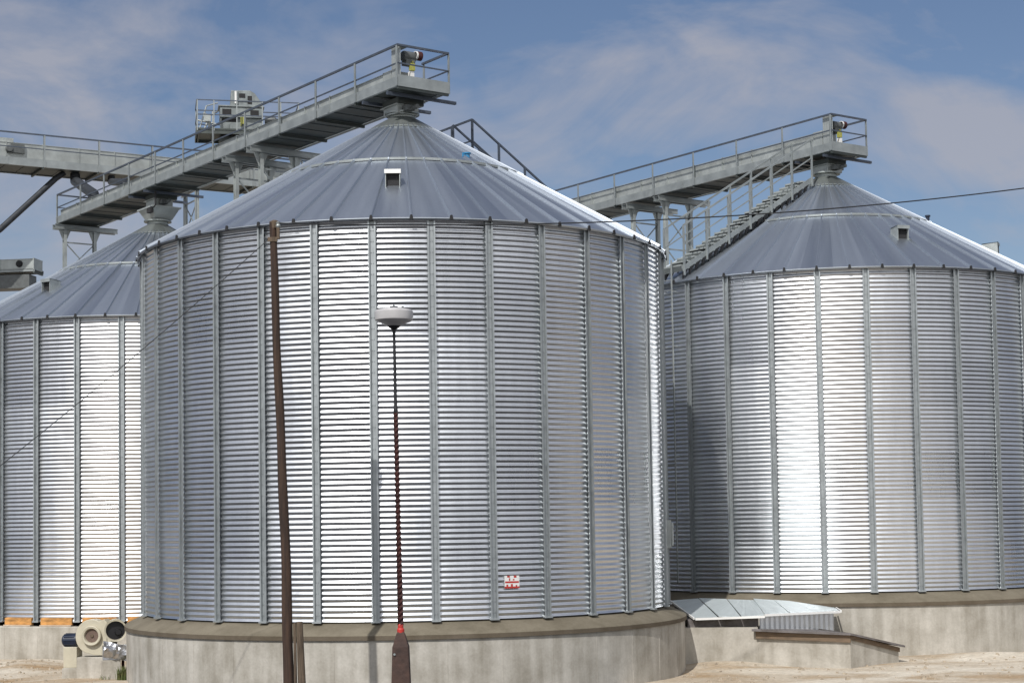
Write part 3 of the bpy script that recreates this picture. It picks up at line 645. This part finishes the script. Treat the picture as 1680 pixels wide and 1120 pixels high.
# drop spouts from the higher gallery
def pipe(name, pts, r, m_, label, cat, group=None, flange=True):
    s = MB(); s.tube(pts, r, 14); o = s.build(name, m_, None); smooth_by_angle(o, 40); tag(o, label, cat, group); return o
Mga = Matrix.Translation(GA.location) @ Matrix.Rotation(GA.rotation_euler.z, 4, 'Z')
pe = Mga @ Vector((-18.5, .37, .44))
Mgx = Matrix.Translation(GX.location) @ Matrix.Rotation(GX.rotation_euler.z, 4, 'Z')
ps = Mgx @ Vector((x_at(1.2), .6, -.02))
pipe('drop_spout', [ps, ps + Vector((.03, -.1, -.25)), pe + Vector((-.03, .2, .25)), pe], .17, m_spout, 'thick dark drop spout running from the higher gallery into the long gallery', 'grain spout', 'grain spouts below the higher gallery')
pe2 = Mga @ Vector((-16.1, .37, .44)); ps2 = Mgx @ Vector((x_at(2.4), .4, -.02))
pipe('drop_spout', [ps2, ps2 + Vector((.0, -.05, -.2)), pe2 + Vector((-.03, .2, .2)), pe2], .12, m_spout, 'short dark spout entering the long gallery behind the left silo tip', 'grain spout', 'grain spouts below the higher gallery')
p1 = Mgx @ Vector((x_at(.8), .5, -.02))
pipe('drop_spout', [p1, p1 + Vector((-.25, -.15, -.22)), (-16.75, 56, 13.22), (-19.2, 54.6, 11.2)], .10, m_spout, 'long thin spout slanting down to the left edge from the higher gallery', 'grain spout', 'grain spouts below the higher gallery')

# drive platform of the elevator on top of the higher gallery
t = empty('elevator_head_platform', (0, 0, 0), 0); ph = Mgx @ Vector((x_at(7.0), .75, 1.0)); t.location = ph; t.rotation_euler = (0, 0, 12 * DEG)
tag(t, 'machine platform with railing and grain elevator head standing above the higher gallery', 'elevator platform')
zd = 14.02 + zG - ph.z
s = MB(); s.box((-1.35, -.8, zd), (2.25, .8, zd + .05)); s.box((-1.35, -.8, zd - .10), (2.25, -.77, zd + .10)); s.box((-1.35, .77, zd - .10), (2.25, .8, zd + .10)); s.box((-1.38, -.8, zd - .10), (-1.35, .8, zd + .10))
for q in range(8): s.box((-1.3 + q * .5, -.76, zd - .09), (-1.26 + q * .5, .76, zd - .002))
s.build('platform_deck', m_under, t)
s = MB(); s.prism([(-.38, -.3), (.38, -.3), (.38, .3), (-.38, .3)], -.1, zd - .3); s.prism([(-.55, -.45), (.55, -.45), (.55, .45), (-.55, .45)], zd - .3, zd - .101); s.build('support_neck', m_under, t)
s = MB(); s.box((-.50, -.35, zd + .051), (.95, .35, zd + .42)); s.box((-.50, -.30, zd + .42), (.95, .30, zd + .60)); s.box((-.52, -.38, zd + .60), (1.0, .38, zd + .98)); s.box((-.58, -.42, zd + .98), (1.05, .42, zd + 1.03)); s.box((-.40, -.38, zd + .15), (-.2, -.351, zd + .36)); s.build('lower_casing', m_mach, t, bevel=.01)
for a_, b_q in (((-.44, -.385, .68), (-.12, -.381, .90)), ((.55, -.385, .66), (.85, -.381, .88)), ((-.46, -.31, .45), (.1, -.301, .57))):
    s = MB(); s.box((a_[0], a_[1], zd + a_[2]), (b_q[0], b_q[1], zd + b_q[2])); s.build('casing_opening', m_dark, t)
s = MB(); hd = [(-.15, 1.031), (1.02, 1.031), (.95, 1.2), (.72, 1.52), (.55, 1.62), (-.12, 1.60)]
s.add([(x, -.28, zd + z) for x, z in hd] + [(x, .28, zd + z) for x, z in hd], [tuple(range(6)), tuple(range(6, 12))[::-1]] + [(i, 6 + i, 6 + (i + 1) % 6, (i + 1) % 6) for i in range(6)])
s.box((.02, -.33, zd + 1.10), (.12, -.281, zd + 1.58)); s.box((.12, -.31, zd + 1.2), (.5, -.281, zd + 1.25)); s.build('elevator_head', m_mach, t, bevel=.012)
s = MB(); s.box((.0, -.345, zd + 1.12), (.07, -.331, zd + 1.56)); s.build('casing_edge', m_white, t)
s = MB(); s.box((.16, -.288, zd + 1.34), (.38, -.2815, zd + 1.5)); s.box((.46, -.288, zd + 1.12), (.62, -.2815, zd + 1.42)); s.build('head_window', m_dark, t)
s = MB(); s.lathe([(0, -.2), (.13, -.2), (.15, -.15), (.15, .15), (.1, .22), (0, .22)], 20, c=(1.28, -.2, zd + .55), axis='x'); s.box((1.08, -.3, zd + .051), (1.2, -.1, zd + .42)); smooth_by_angle(s.build('motor', m_grey, t))
s = MB(); s.box((.2, -.50, zd + .35), (.34, -.42, zd + .60)); s.box((.2, -.44, zd + .30), (.24, -.351, zd + .34)); s.build('belt_guard', m_yel, t)
s = MB(); s.tube([(-.9, -.3, zd + .05), (-.9, -.3, zd + .6), (-1.1, -.3, zd + .75)], .05, 10); s.tube([(-.75, .1, zd + .05), (-.75, .1, zd + .9)], .04, 10); s.lathe([(0, 0), (.1, 0), (.1, .2), (0, .2)], 12, c=(-1.0, .2, zd + .051)); s.box((-1.1, -.55, zd + .4), (-.85, -.5, zd + .65)); s.tube([(-1.25, -.5, zd + .1), (-1.0, -.5, zd + .95), (-.6, -.4, zd + 1.1)], .025, 8); s.tube([(-1.15, .3, zd + .05), (-.85, .3, zd + .8), (-.6, .1, zd + .9)], .03, 8); s.tube([(-1.3, -.2, zd + .5), (-.6, -.3, zd + .35)], .03, 8); s.build('pipework', m_steel2, t)
s = MB()
for z_ in (1.1, .58):
    for p, q in (((-1.35, -.78), (2.25, -.78)), ((-1.35, .78), (2.25, .78)), ((-1.35, -.78), (-1.35, .78)), ((2.25, -.78), (2.25, .78))): s.beam((*p, zd + z_), (*q, zd + z_), .03, .035)
s.build('handrail', m_rail, t)
pf = None
for (x, y) in ((-1.33, -.8), (-.75, -.8), (.05, -.8), (.95, -.8), (1.6, -.8), (2.23, -.8), (-1.33, .8), (-.3, .8), (.9, .8), (2.23, .8)):
    if pf is None: b = MB(); b.box((-.02, -.02, 0), (.02, .02, 1.09)); pf = b.build('rail_post', m_steel, t); c = pf
    else: c = pf.copy(); sc.collection.objects.link(c); c.parent = t
    c.location = (x, y, zd)

# landing rails behind the tip of the nearest silo
bt = tB
MB_ = Matrix.Translation(bt.location) @ Matrix.Rotation(bt.rotation_euler.z, 4, 'Z')
LS = -1; s = MB(); inv = MB_.inverted()
q0 = MB_ @ Vector((1.8, LS * .36, rz(1.8) + 1.13)); q1 = Vector((-1.95, 41.75, q0.z))
l0, l1 = inv @ q0, inv @ q1
s.beam(l0, l1, .035, .045); s.beam(l0 - Vector((0, 0, .5)), l1 - Vector((0, 0, .5)), .025, .03); s.build('handrail', m_rail, bt)
for f in (.0, .45, 1.0):
    p = l0.lerp(l1, f); rr_ = math.hypot(p.x, p.y); s = MB(); s.beam((p.x, p.y, rz(rr_)), p, .045, .045, upv=(1, 0, 0)); s.build('rail_post', m_rail, bt)

# gallery end at the far left edge
t = gallery((-16.22, 58.2, 8.86 + zG), -8 * DEG, 6.0, 'short boxed conveyor end at the left edge, below the slanting spout', hous=(.0, .7, .42), z_r=.43, drive=False, girder=.10, wid=.75, near_end=False, far_end=False, group=None)
for ch in [c for c in t.children if c.name.split('.')[0] in ('handrail', 'mid_rail', 'rail_post')]: bpy.data.objects.remove(ch)
s = MB(); s.lathe([(0, -.05), (.09, -.05), (.12, 0), (.12, .03)], 18, c=(-.55, -.03, .27), axis='y'); s.build('inspection_port', m_dark, t)
s = MB(); s.box((-5.9, .05, -.52), (-.22, .65, -.09)); s.box((-5.9, 0, -.56), (-.1, .7, -.525)); s.build('lower_casing', m_grey, t)
s = MB(); s.box((-5.3, .2, -8.86 - zG), (-5.0, .5, -.57)); s.box((-3.0, .2, -8.86 - zG), (-2.7, .5, -.57)); s.build('support_column', m_steel, t)

# ------------------------------------------------------------------ concrete pit between B and C
a = Vector((3.80, 38.77)); b_ = Vector((5.44, 38.68)); c_ = Vector((7.37, 38.0)); d_ = Vector((8.65, 39.0))
back = Vector((-.55, 1.75))
t = empty('conveyor_pit_wall', (c_.x, c_.y, 0)); tag(t, 'low concrete conveyor pit between the nearest silo and the right silo', 'concrete pit')
def rel(p, z): return (p[0] - c_.x, p[1] - c_.y, z)
s = MB()
e_ = d_ + back; f_ = Vector((5.3, 41.4)); a2 = Vector((3.7, 41.4))
s.prism([rel(p, 0)[:2] for p in (a, b_, f_, a2)], -.4, [.905, .90, .92, .92])
s.prism([rel(p, 0)[:2] for p in (b_ + Vector((0, -.01)), c_, d_, e_, f_ + Vector((0, -.02)))], -.4, [.665, .655, .345, .36, .66])
s.build('pit_wall', m_conc, t)
s = MB()
lb = b_ + Vector((-.16, -.16)); lc = c_ + Vector((.0, -.12)); ld = d_ + Vector((.14, -.06)); le = e_ + Vector((.2, .1)); lf = Vector((6.8, 40.2))
def slab(P, zt, th, mi=0): s.prism([rel(p, 0)[:2] for p in P], [z - th for z in zt], zt, mi)
slab((lb, lc, lf - Vector((.2, .2)), lb + Vector((.5, 1.2))), (.868, .785, .79, .868), .045)
slab((lc, ld, le, lf), (.790, .425, .45, .795), .045)
s.build('board_lid', m_lid, t)
s = MB()
slab((b_ + Vector((-.06, -.07)), c_ + Vector((0, -.05)), c_ + Vector((.1, .3)), b_ + Vector((.3, .4))), (.818, .735, .735, .82), .16)
slab((c_ + Vector((.01, -.03)), d_ + Vector((.03, -.015)), d_ + Vector((-.1, .3)), c_ + Vector((.1, .3))), (.737, .377, .37, .73), .10)
s.build('lid_timber', m_bark, t)
# zinc cover leaning from the silo ledges down over the pit
t = empty('zinc_cover', (5.6, 42, 0)); tag(t, 'pale zinc sheet cover lying over the concrete pit between two silos', 'metal cover')
s = MB()
FL, FR, BL, BR = (4.05, 38.75, 1.10), (5.59, 38.6, 1.137), (3.72, 41.2, 1.41), (5.74, 41.15, 1.395)
FL2, FR2, BR2 = (5.60, 38.68, 1.165), (7.46, 39.6, 1.165), (7.59, 40.9, 1.175)
def sheet(P, th=.02):
    s.add([(x - 5.6, y - 42, z) for x, y, z in P] + [(x - 5.6, y - 42, z - th) for x, y, z in P], [(0, 1, 2, 3), (7, 6, 5, 4)] + [(i, (i + 1) % 4, 4 + (i + 1) % 4, 4 + i)[::-1] for i in range(4)])
def lerp3(p, q, f): return tuple(p[i] + (q[i] - p[i]) * f for i in range(3))
ML, MR = (5.70, 41.18, 1.41), (6.55, 41.0, 1.345)
for i in range(3):
    f0, f1 = i / 3 + .006, (i + 1) / 3 - .006
    P = [lerp3(FL, FR, f0), lerp3(FL, FR, f1), lerp3(BL, BR, f1), lerp3(BL, BR, f0)]; sheet([(x, y, z + .006 * (i % 2) + .025 * ((i * 2 + k) % 3)) for k, (x, y, z) in enumerate(P)])
top = [ML, lerp3(ML, MR, .55), MR, BR2]
for i in range(3):
    f0, f1 = i / 3 + .006, (i + 1) / 3 - .006
    P = [lerp3(FL2, FR2, f0), lerp3(FL2, FR2, f1), lerp3(top[i], top[i + 1], .99), lerp3(top[i], top[i + 1], .01)]; sheet([(x, y, z + .02 + .004 * (i % 2)) for x, y, z in P])
s.build('cover_sheet', m_shiny, t)
s = MB()
for (p, q) in ((FL, FR), (FL2, FR2)):
    s.beam((p[0] - 5.6, p[1] - 42 - .025, p[2] - .0), (q[0] - 5.6, q[1] - 42 - .025, q[2] - .0), .03, .05)
for (p, q) in ((FR2, BR2), (FL, BL)):
    s.beam((p[0] - 5.6 + (.03 if p is FR2 else -.03), p[1] - 42, p[2] + .01), (q[0] - 5.6 + (.03 if p is FR2 else -.03), q[1] - 42, q[2] + .01), .03, .045)
s.build('edge_strip', m_white, t)
# corrugated skirt under the right part
s = MB(); n = 60
for i in range(n + 1):
    f = i / n; x = FL2[0] - .1 + (FR2[0] - .02 - FL2[0]) * f - 5.6; y = FL2[1] + .12 + (FR2[1] - FL2[1]) * f - 42 + .012 * math.sin(i * 1.57)
    s.v += [(x, y, .66), (x, y, FL2[2] + (FR2[2] - FL2[2]) * f - .002)]
for i in range(n): s.f.append((2 * i, 2 * i + 2, 2 * i + 3, 2 * i + 1)); s.m.append(0)
s.add([(FR2[0] - 5.72, FR2[1] - 41.88, .66), (BR2[0] - 5.72, BR2[1] - 42, .66), (BR2[0] - 5.72, BR2[1] - 42, 1.16), (FR2[0] - 5.72, FR2[1] - 41.88, 1.15)], [(0, 1, 2, 3)])
s.build('skirt', m_wall, t)
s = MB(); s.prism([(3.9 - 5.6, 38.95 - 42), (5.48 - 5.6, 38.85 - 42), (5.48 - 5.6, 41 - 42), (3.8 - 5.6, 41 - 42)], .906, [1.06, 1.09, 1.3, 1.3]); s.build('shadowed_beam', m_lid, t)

# ------------------------------------------------------------------ fan by the left silo
t = empty('aeration_fan', (-9.40, 38.45, 0), -6 * DEG); tag(t, 'cream centrifugal fan with dark blue motor in front of the left silo', 'fan', 'aeration fans at the gap between left and nearest silo')
s = MB(); s.box((-.30, -.26, -.2), (.30, .3, .50)); s.build('plinth', m_conc, t, bevel=.015)
s = MB(); s.box((-.66, -.2, -.1), (-.30, .25, .26)); s.build('motor_plinth', m_conc, t, bevel=.02)
sp_ = []; nn = 40
for i in range(nn + 1):
    a = -math.pi / 2 + .35 - 2 * math.pi * .86 * i / nn; r = .44 - .13 * i / nn
    sp_.append((r * math.cos(a), .93 + r * math.sin(a)))
sp_ = [(.36, .52)] + [(.36, 1.26)] + [(.30, 1.33)] + [(.36 * math.cos(q), .95 + .38 * math.sin(q)) for q in [x * DEG for x in range(60, 270, 12)]] + [(.05, .545)]
def extr(s, pts, y0, y1, mi=0):
    n = len(pts); s.add([(x, y0, z) for x, z in pts] + [(x, y1, z) for x, z in pts], [tuple(range(n)), tuple(range(n, 2 * n))[::-1]] + [(i, n + i, n + (i + 1) % n, (i + 1) % n) for i in range(n)], mi)
extr(s := MB(), sp_, -.16, .16); o = s.build('volute_housing', m_cream, t, bevel=.012)
s = MB(); s.lathe([(.20, .0), (.215, -.02), (.22, -.08), (.205, -.09), (.165, -.08), (.150, -.03)], 32, c=(.03, -.161, .97), axis='y'); s.lathe([(.152, -.028), (0, -.024)], 28, c=(.03, -.161, .97), axis='y', mi=1); s.lathe([(0, -.05), (.035, -.05), (.04, -.02)], 14, c=(.03, -.161, .97), axis='y', mi=2); smooth_by_angle(s.build('air_inlet', [m_cream, m_lidb, m_woodl], t), 40)
s = MB(); s.lathe([(0, -.22), (.10, -.22), (.14, -.18), (.15, .12), (0, .12)], 22, c=(-.50, .05, .86), axis='x')
for q in range(12): a = q * math.pi / 6; s.box((-.66, .05 + .15 * math.cos(a) - .008, .86 + .15 * math.sin(a) - .008), (-.42, .05 + .15 * math.cos(a) + .008, .86 + .15 * math.sin(a) + .008))
smooth_by_angle(s.build('motor', m_navy, t))
s = MB(); s.box((-.64, -.16, .262), (-.33, .2, .72)); s.build('motor_bracket', m_cream, t, bevel=.01)
s = MB(); s.box((.361, -.14, .70), (.50, .14, 1.25)); s.build('outlet_flange', m_cream, t, bevel=.008)

t = empty('aeration_duct', (-8.83, 38.1, 0), 16 * DEG); tag(t, 'round pale duct elbow with black mouth and crumpled foil, between fan and nearest silo', 'duct')
s = MB(); pts = []; 
s.tube([(.0, .55, 1.0), (.0, .25, 1.1), (0, -.02, 1.13), (-.01, -.2, 1.10)], [.20, .215, .22, .21], 26, caps=False); s.lathe([(.21, 0), (.245, -.01), (.245, .03), (.22, .03)], 26, c=(-.01, -.21, 1.10), axis='y'); smooth_by_angle(s.build('duct_elbow', m_cream, t))
s = MB(); s.lathe([(0, .0), (.205, .0)], 26, c=(-.01, -.14, 1.10), axis='y'); s.lathe([(0, -.05), (.06, -.05), (.075, 0)], 14, c=(.05, -.16, 1.06), axis='y'); s.build('duct_mouth', m_black, t)
s = MB(); random.seed(3); W = 8; Hh = 5
for j in range(Hh + 1):
    for i in range(W + 1):
        x = -.27 + .50 * i / W; z = .54 + .34 * j / Hh - .12 * i / W; bul = math.sin(math.pi * j / Hh) * .10
        s.v.append((x + random.uniform(-.012, .012), -.25 - bul + random.uniform(-.03, .03), z + random.uniform(-.012, .012)))
for j in range(Hh):
    for i in range(W): s.f.append((j * (W + 1) + i, j * (W + 1) + i + 1, (j + 1) * (W + 1) + i + 1, (j + 1) * (W + 1) + i)); s.m.append(0)
s.box((-.28, -.2, .46), (.24, .2, .76)); s.build('foil_wrap', m_foil, t)
s = MB(); s.box((-.30, -.22, -.2), (.10, .25, .455)); s.build('duct_plinth', m_conc, t, bevel=.012)
s = MB(); s.box((.13, -.02, -.1), (.19, .06, .455)); s.build('duct_leg', m_mast, t)

# ------------------------------------------------------------------ pole, stub, lamp, cables
s = MB(); pts = []; rs = []
pb = Vector((-3.905, 29.7, -.3)); pt = Vector((-4.09, 29.7, 8.60))
for i in range(41):
    f = i / 40; p = pb.lerp(pt, f); p.x += .025 * math.sin(f * 5.2) + .006 * math.sin(f * 23); p.y += .02 * math.sin(f * 4 + 1); pts.append(p); rs.append((.096 + .006 * max(0, 1 - f * 5) - .034 * f) * (1 + .03 * math.sin(f * 31)))
s.tube(pts, rs, 18)
t = empty('utility_pole', (-3.9, 29.7, 0)); tag(t, 'tall dark leaning wooden pole in front of the nearest silo', 'pole')
def build_at(s, name, m_, t, smooth=None):
    s.v = [(x - t.location.x, y - t.location.y, z - t.location.z) for x, y, z in s.v]; o = s.build(name, m_, t)
    if smooth: smooth_by_angle(o, smooth)
    return o
build_at(s, 'pole_shaft', m_wood, t, 50)
s = MB(); s.lathe([(.085, -.1), (.09, .02), (.03, .05), (0, .05)], 16, c=(pt.x, pt.y, pt.z)); s.box((pt.x - .11, pt.y - .09, pt.z - .34), (pt.x + .06, pt.y - .06, pt.z - .26)); s.box((pt.x + .05, pt.y - .12, pt.z - .3), (pt.x + .1, pt.y - .05, pt.z - .1)); build_at(s, 'pole_fitting', m_woodl, t)
s = MB(); s.lathe([(0, 0), (.03, 0), (.045, .03), (.03, .06), (.04, .09), (0, .11)], 12, c=(pt.x + .075, pt.y - .09, pt.z - .1)); build_at(s, 'insulator', m_steel2, t, 40)
s = MB(); s.tube([(-3.64, 29.62, -.3), (-3.67, 29.62, .6), (-3.69, 29.62, 1.2), (-3.705, 29.63, 1.68)], [.075, .068, .062, .055], 12)
s.tube([(-3.77, 29.60, -.3), (-3.785, 29.6, 1.66)], [.03, .026], 8)
o = s.build('post_stub', m_woodl, None); smooth_by_angle(o, 45); tag(o, 'short grey brown wooden post standing right beside the foot of the tall pole', 'post')

lx, ly = -1.66, 25.0
t = empty('lamp_post', (lx, ly, 0)); tag(t, 'lamp post with flat round lantern, rusty mast and brown tapered foot', 'lamp post')
s = MB(); zz = [-.3, 1.55, 1.74, 1.78]; hw = [.175, .118, .06, .03]
for k in range(3):
    s.add([(sx * hw[k + q], sy * hw[k + q], zz[k + q]) for q in (0, 1) for sx, sy in ((-1, -1), (1, -1), (1, 1), (-1, 1))], [(i, (i + 1) % 4, 4 + (i + 1) % 4, 4 + i) for i in range(4)])
s.build('foot', m_post, t, bevel=.012)
s = MB()
for zq in (.25, .95, 1.45): s.lathe([(0, -.02), (.016, -.02), (.016, .02), (0, .02)], 10, c=(-.085, -(.175 - .037 * zq) + .0, zq), axis='y')
s.build('bolt', m_steel, t)
s = MB(); s.lathe([(.052, 1.74), (.054, 1.80), (.04, 1.82), (.04, 1.86), (.03, 1.88)], 16); s.build('collar', m_red, t)
s = MB(); n = 140
for i in range(n + 1):          # twisted square bar
    z = 1.86 + (4.98 - 1.86) * i / n; a = i * math.pi / 7; r = .046 - .010 * i / n
    s.v += [(r * math.cos(a + q * math.pi / 2) - .035 * i / n, r * math.sin(a + q * math.pi / 2), z) for q in range(4)]
for i in range(n): 
    for q in range(4): s.f.append((i * 4 + q, i * 4 + (q + 1) % 4, i * 4 + 4 + (q + 1) % 4, i * 4 + 4 + q)); s.m.append(0)
s.build('mast', m_mast, t)
s = MB(); s.tube([(-.035, 0, 4.95), (-.045, 0, 6.1), (-.045, 0, 6.16)], [.026, .021, .03], 12); s.lathe([(.03, 4.94), (.034, 4.98), (.026, 5.04)], 12, c=(-.035, 0, 0)); s.build('upper_mast', m_cable, t)
s = MB(); s.lathe([(0, 6.16), (.03, 6.16), (.07, 6.19), (.10, 6.215)], 24, c=(-.045, 0, 0)); smooth_by_angle(s.build('lantern_socket', m_black, t), 50)
s = MB(); s.lathe([(.10, 6.215), (.17, 6.25), (.255, 6.285), (.275, 6.30), (.282, 6.34), (.282, 6.42), (.268, 6.445), (.15, 6.47), (.05, 6.485), (0, 6.49)], 40, c=(-.045, 0, 0), mis=[0, 0, 0, 0, 0, 0, 0, 0, 0]); smooth_by_angle(s.build('lantern', m_opal, t), 28)
s = MB(); s.lathe([(.06, 6.484), (.06, 6.50), (.02, 6.51), (0, 6.53)], 14, c=(-.045, 0, 0)); s.box((.07, -.02, 6.46), (.10, .02, 6.50)); s.build('lantern_cap', m_grey, t)

def cable(p, q, sag, r, label):
    p = Vector(p); q = Vector(q); pts = []
    for i in range(61):
        f = i / 60; v = p.lerp(q, f); v.z -= 4 * sag * f * (1 - f); pts.append(v)
    s = MB(); s.tube(pts, r, 8); o = s.build('overhead_cable', m_cable, None, smooth=True); tag(o, label, 'cable', 'overhead cables at the wooden pole')
cable((pt.x + .075, pt.y - .09, pt.z - .02), (12.35, 34.0, 10.09), .36, .012, 'black cable running from the pole top to the right across both silos')
cable((pt.x - .1, pt.y - .075, pt.z - .3), (-9.8, 29.0, 3.55), .10, .007, 'thin black cable slanting down to the left from the pole top')

# ------------------------------------------------------------------ loose bits
def stones(name, n, rg, label):
    s = MB(); rnd = random.Random(5)
    for _ in range(n):
        x, y = rg(rnd); r = rnd.uniform(.012, .05) * (1.6 if rnd.random() < .08 else 1)
        z = gz(x, y) + r * .2; a = rnd.random() * 6.28; vs = []
        for k in range(6):
            q = a + k * math.pi / 3; vs.append((x + r * math.cos(q) * rnd.uniform(.7, 1.2), y + r * math.sin(q) * rnd.uniform(.7, 1.2), z - r * .3))
        for k in range(6):
            q = a + k * math.pi / 3 + .4; vs.append((x + r * .6 * math.cos(q), y + r * .6 * math.sin(q), z + r * rnd.uniform(.3, .7)))
        s.add(vs, [(0, 1, 2, 3, 4, 5)[::-1], (6, 7, 8, 9, 10, 11)] + [(k, (k + 1) % 6, 6 + (k + 1) % 6, 6 + k) for k in range(6)])
    o = s.build(name, m_stone, None); tag(o, label, 'stones', kind='stuff')
def rg(rnd):
    if rnd.random() < .5: return rnd.uniform(-14, -8.7), rnd.uniform(36.5, 43.5)
    return rnd.uniform(3.5, 15), rnd.uniform(35, 40.2)
stones('loose_stones', 520, rg, 'small stones and clods of earth lying before the silo foundations')
def tuft(x, y, n, hh, label):
    s = MB(); rnd = random.Random(11 + int(x * 10))
    for _ in range(n):
        a = rnd.random() * 6.28; r = rnd.uniform(0, .14); bx, by = x + r * math.cos(a), y + r * math.sin(a); h = hh * rnd.uniform(.4, 1); b = rnd.random() * 6.28; le = h * rnd.uniform(.1, .6); w_ = .008
        z = gz(bx, by) - .01; px, py = -math.sin(b) * w_, math.cos(b) * w_
        m1 = (bx + math.cos(b) * le * .4, by + math.sin(b) * le * .4, z + h * .6); e1 = (bx + math.cos(b) * le, by + math.sin(b) * le, z + h)
        s.add([(bx - px, by - py, z), (bx + px, by + py, z), (m1[0] + px * .7, m1[1] + py * .7, m1[2]), (m1[0] - px * .7, m1[1] - py * .7, m1[2]), e1], [(0, 1, 2, 3), (3, 2, 4)])
    s.v = [(a_ - x, b_ - y, c) for a_, b_, c in s.v]
    o = s.build('weed_tuft', m_grass, None, loc=(x, y, 0)); tag(o, label, 'weed', 'weeds at the foundations')
tuft(-8.62, 37.75, 150, .36, 'green weed tuft at the foot of the pale duct beside the nearest silo')
tuft(-9.0, 37.9, 70, .16, 'low weed tuft in front of the plinths under the fan duct')
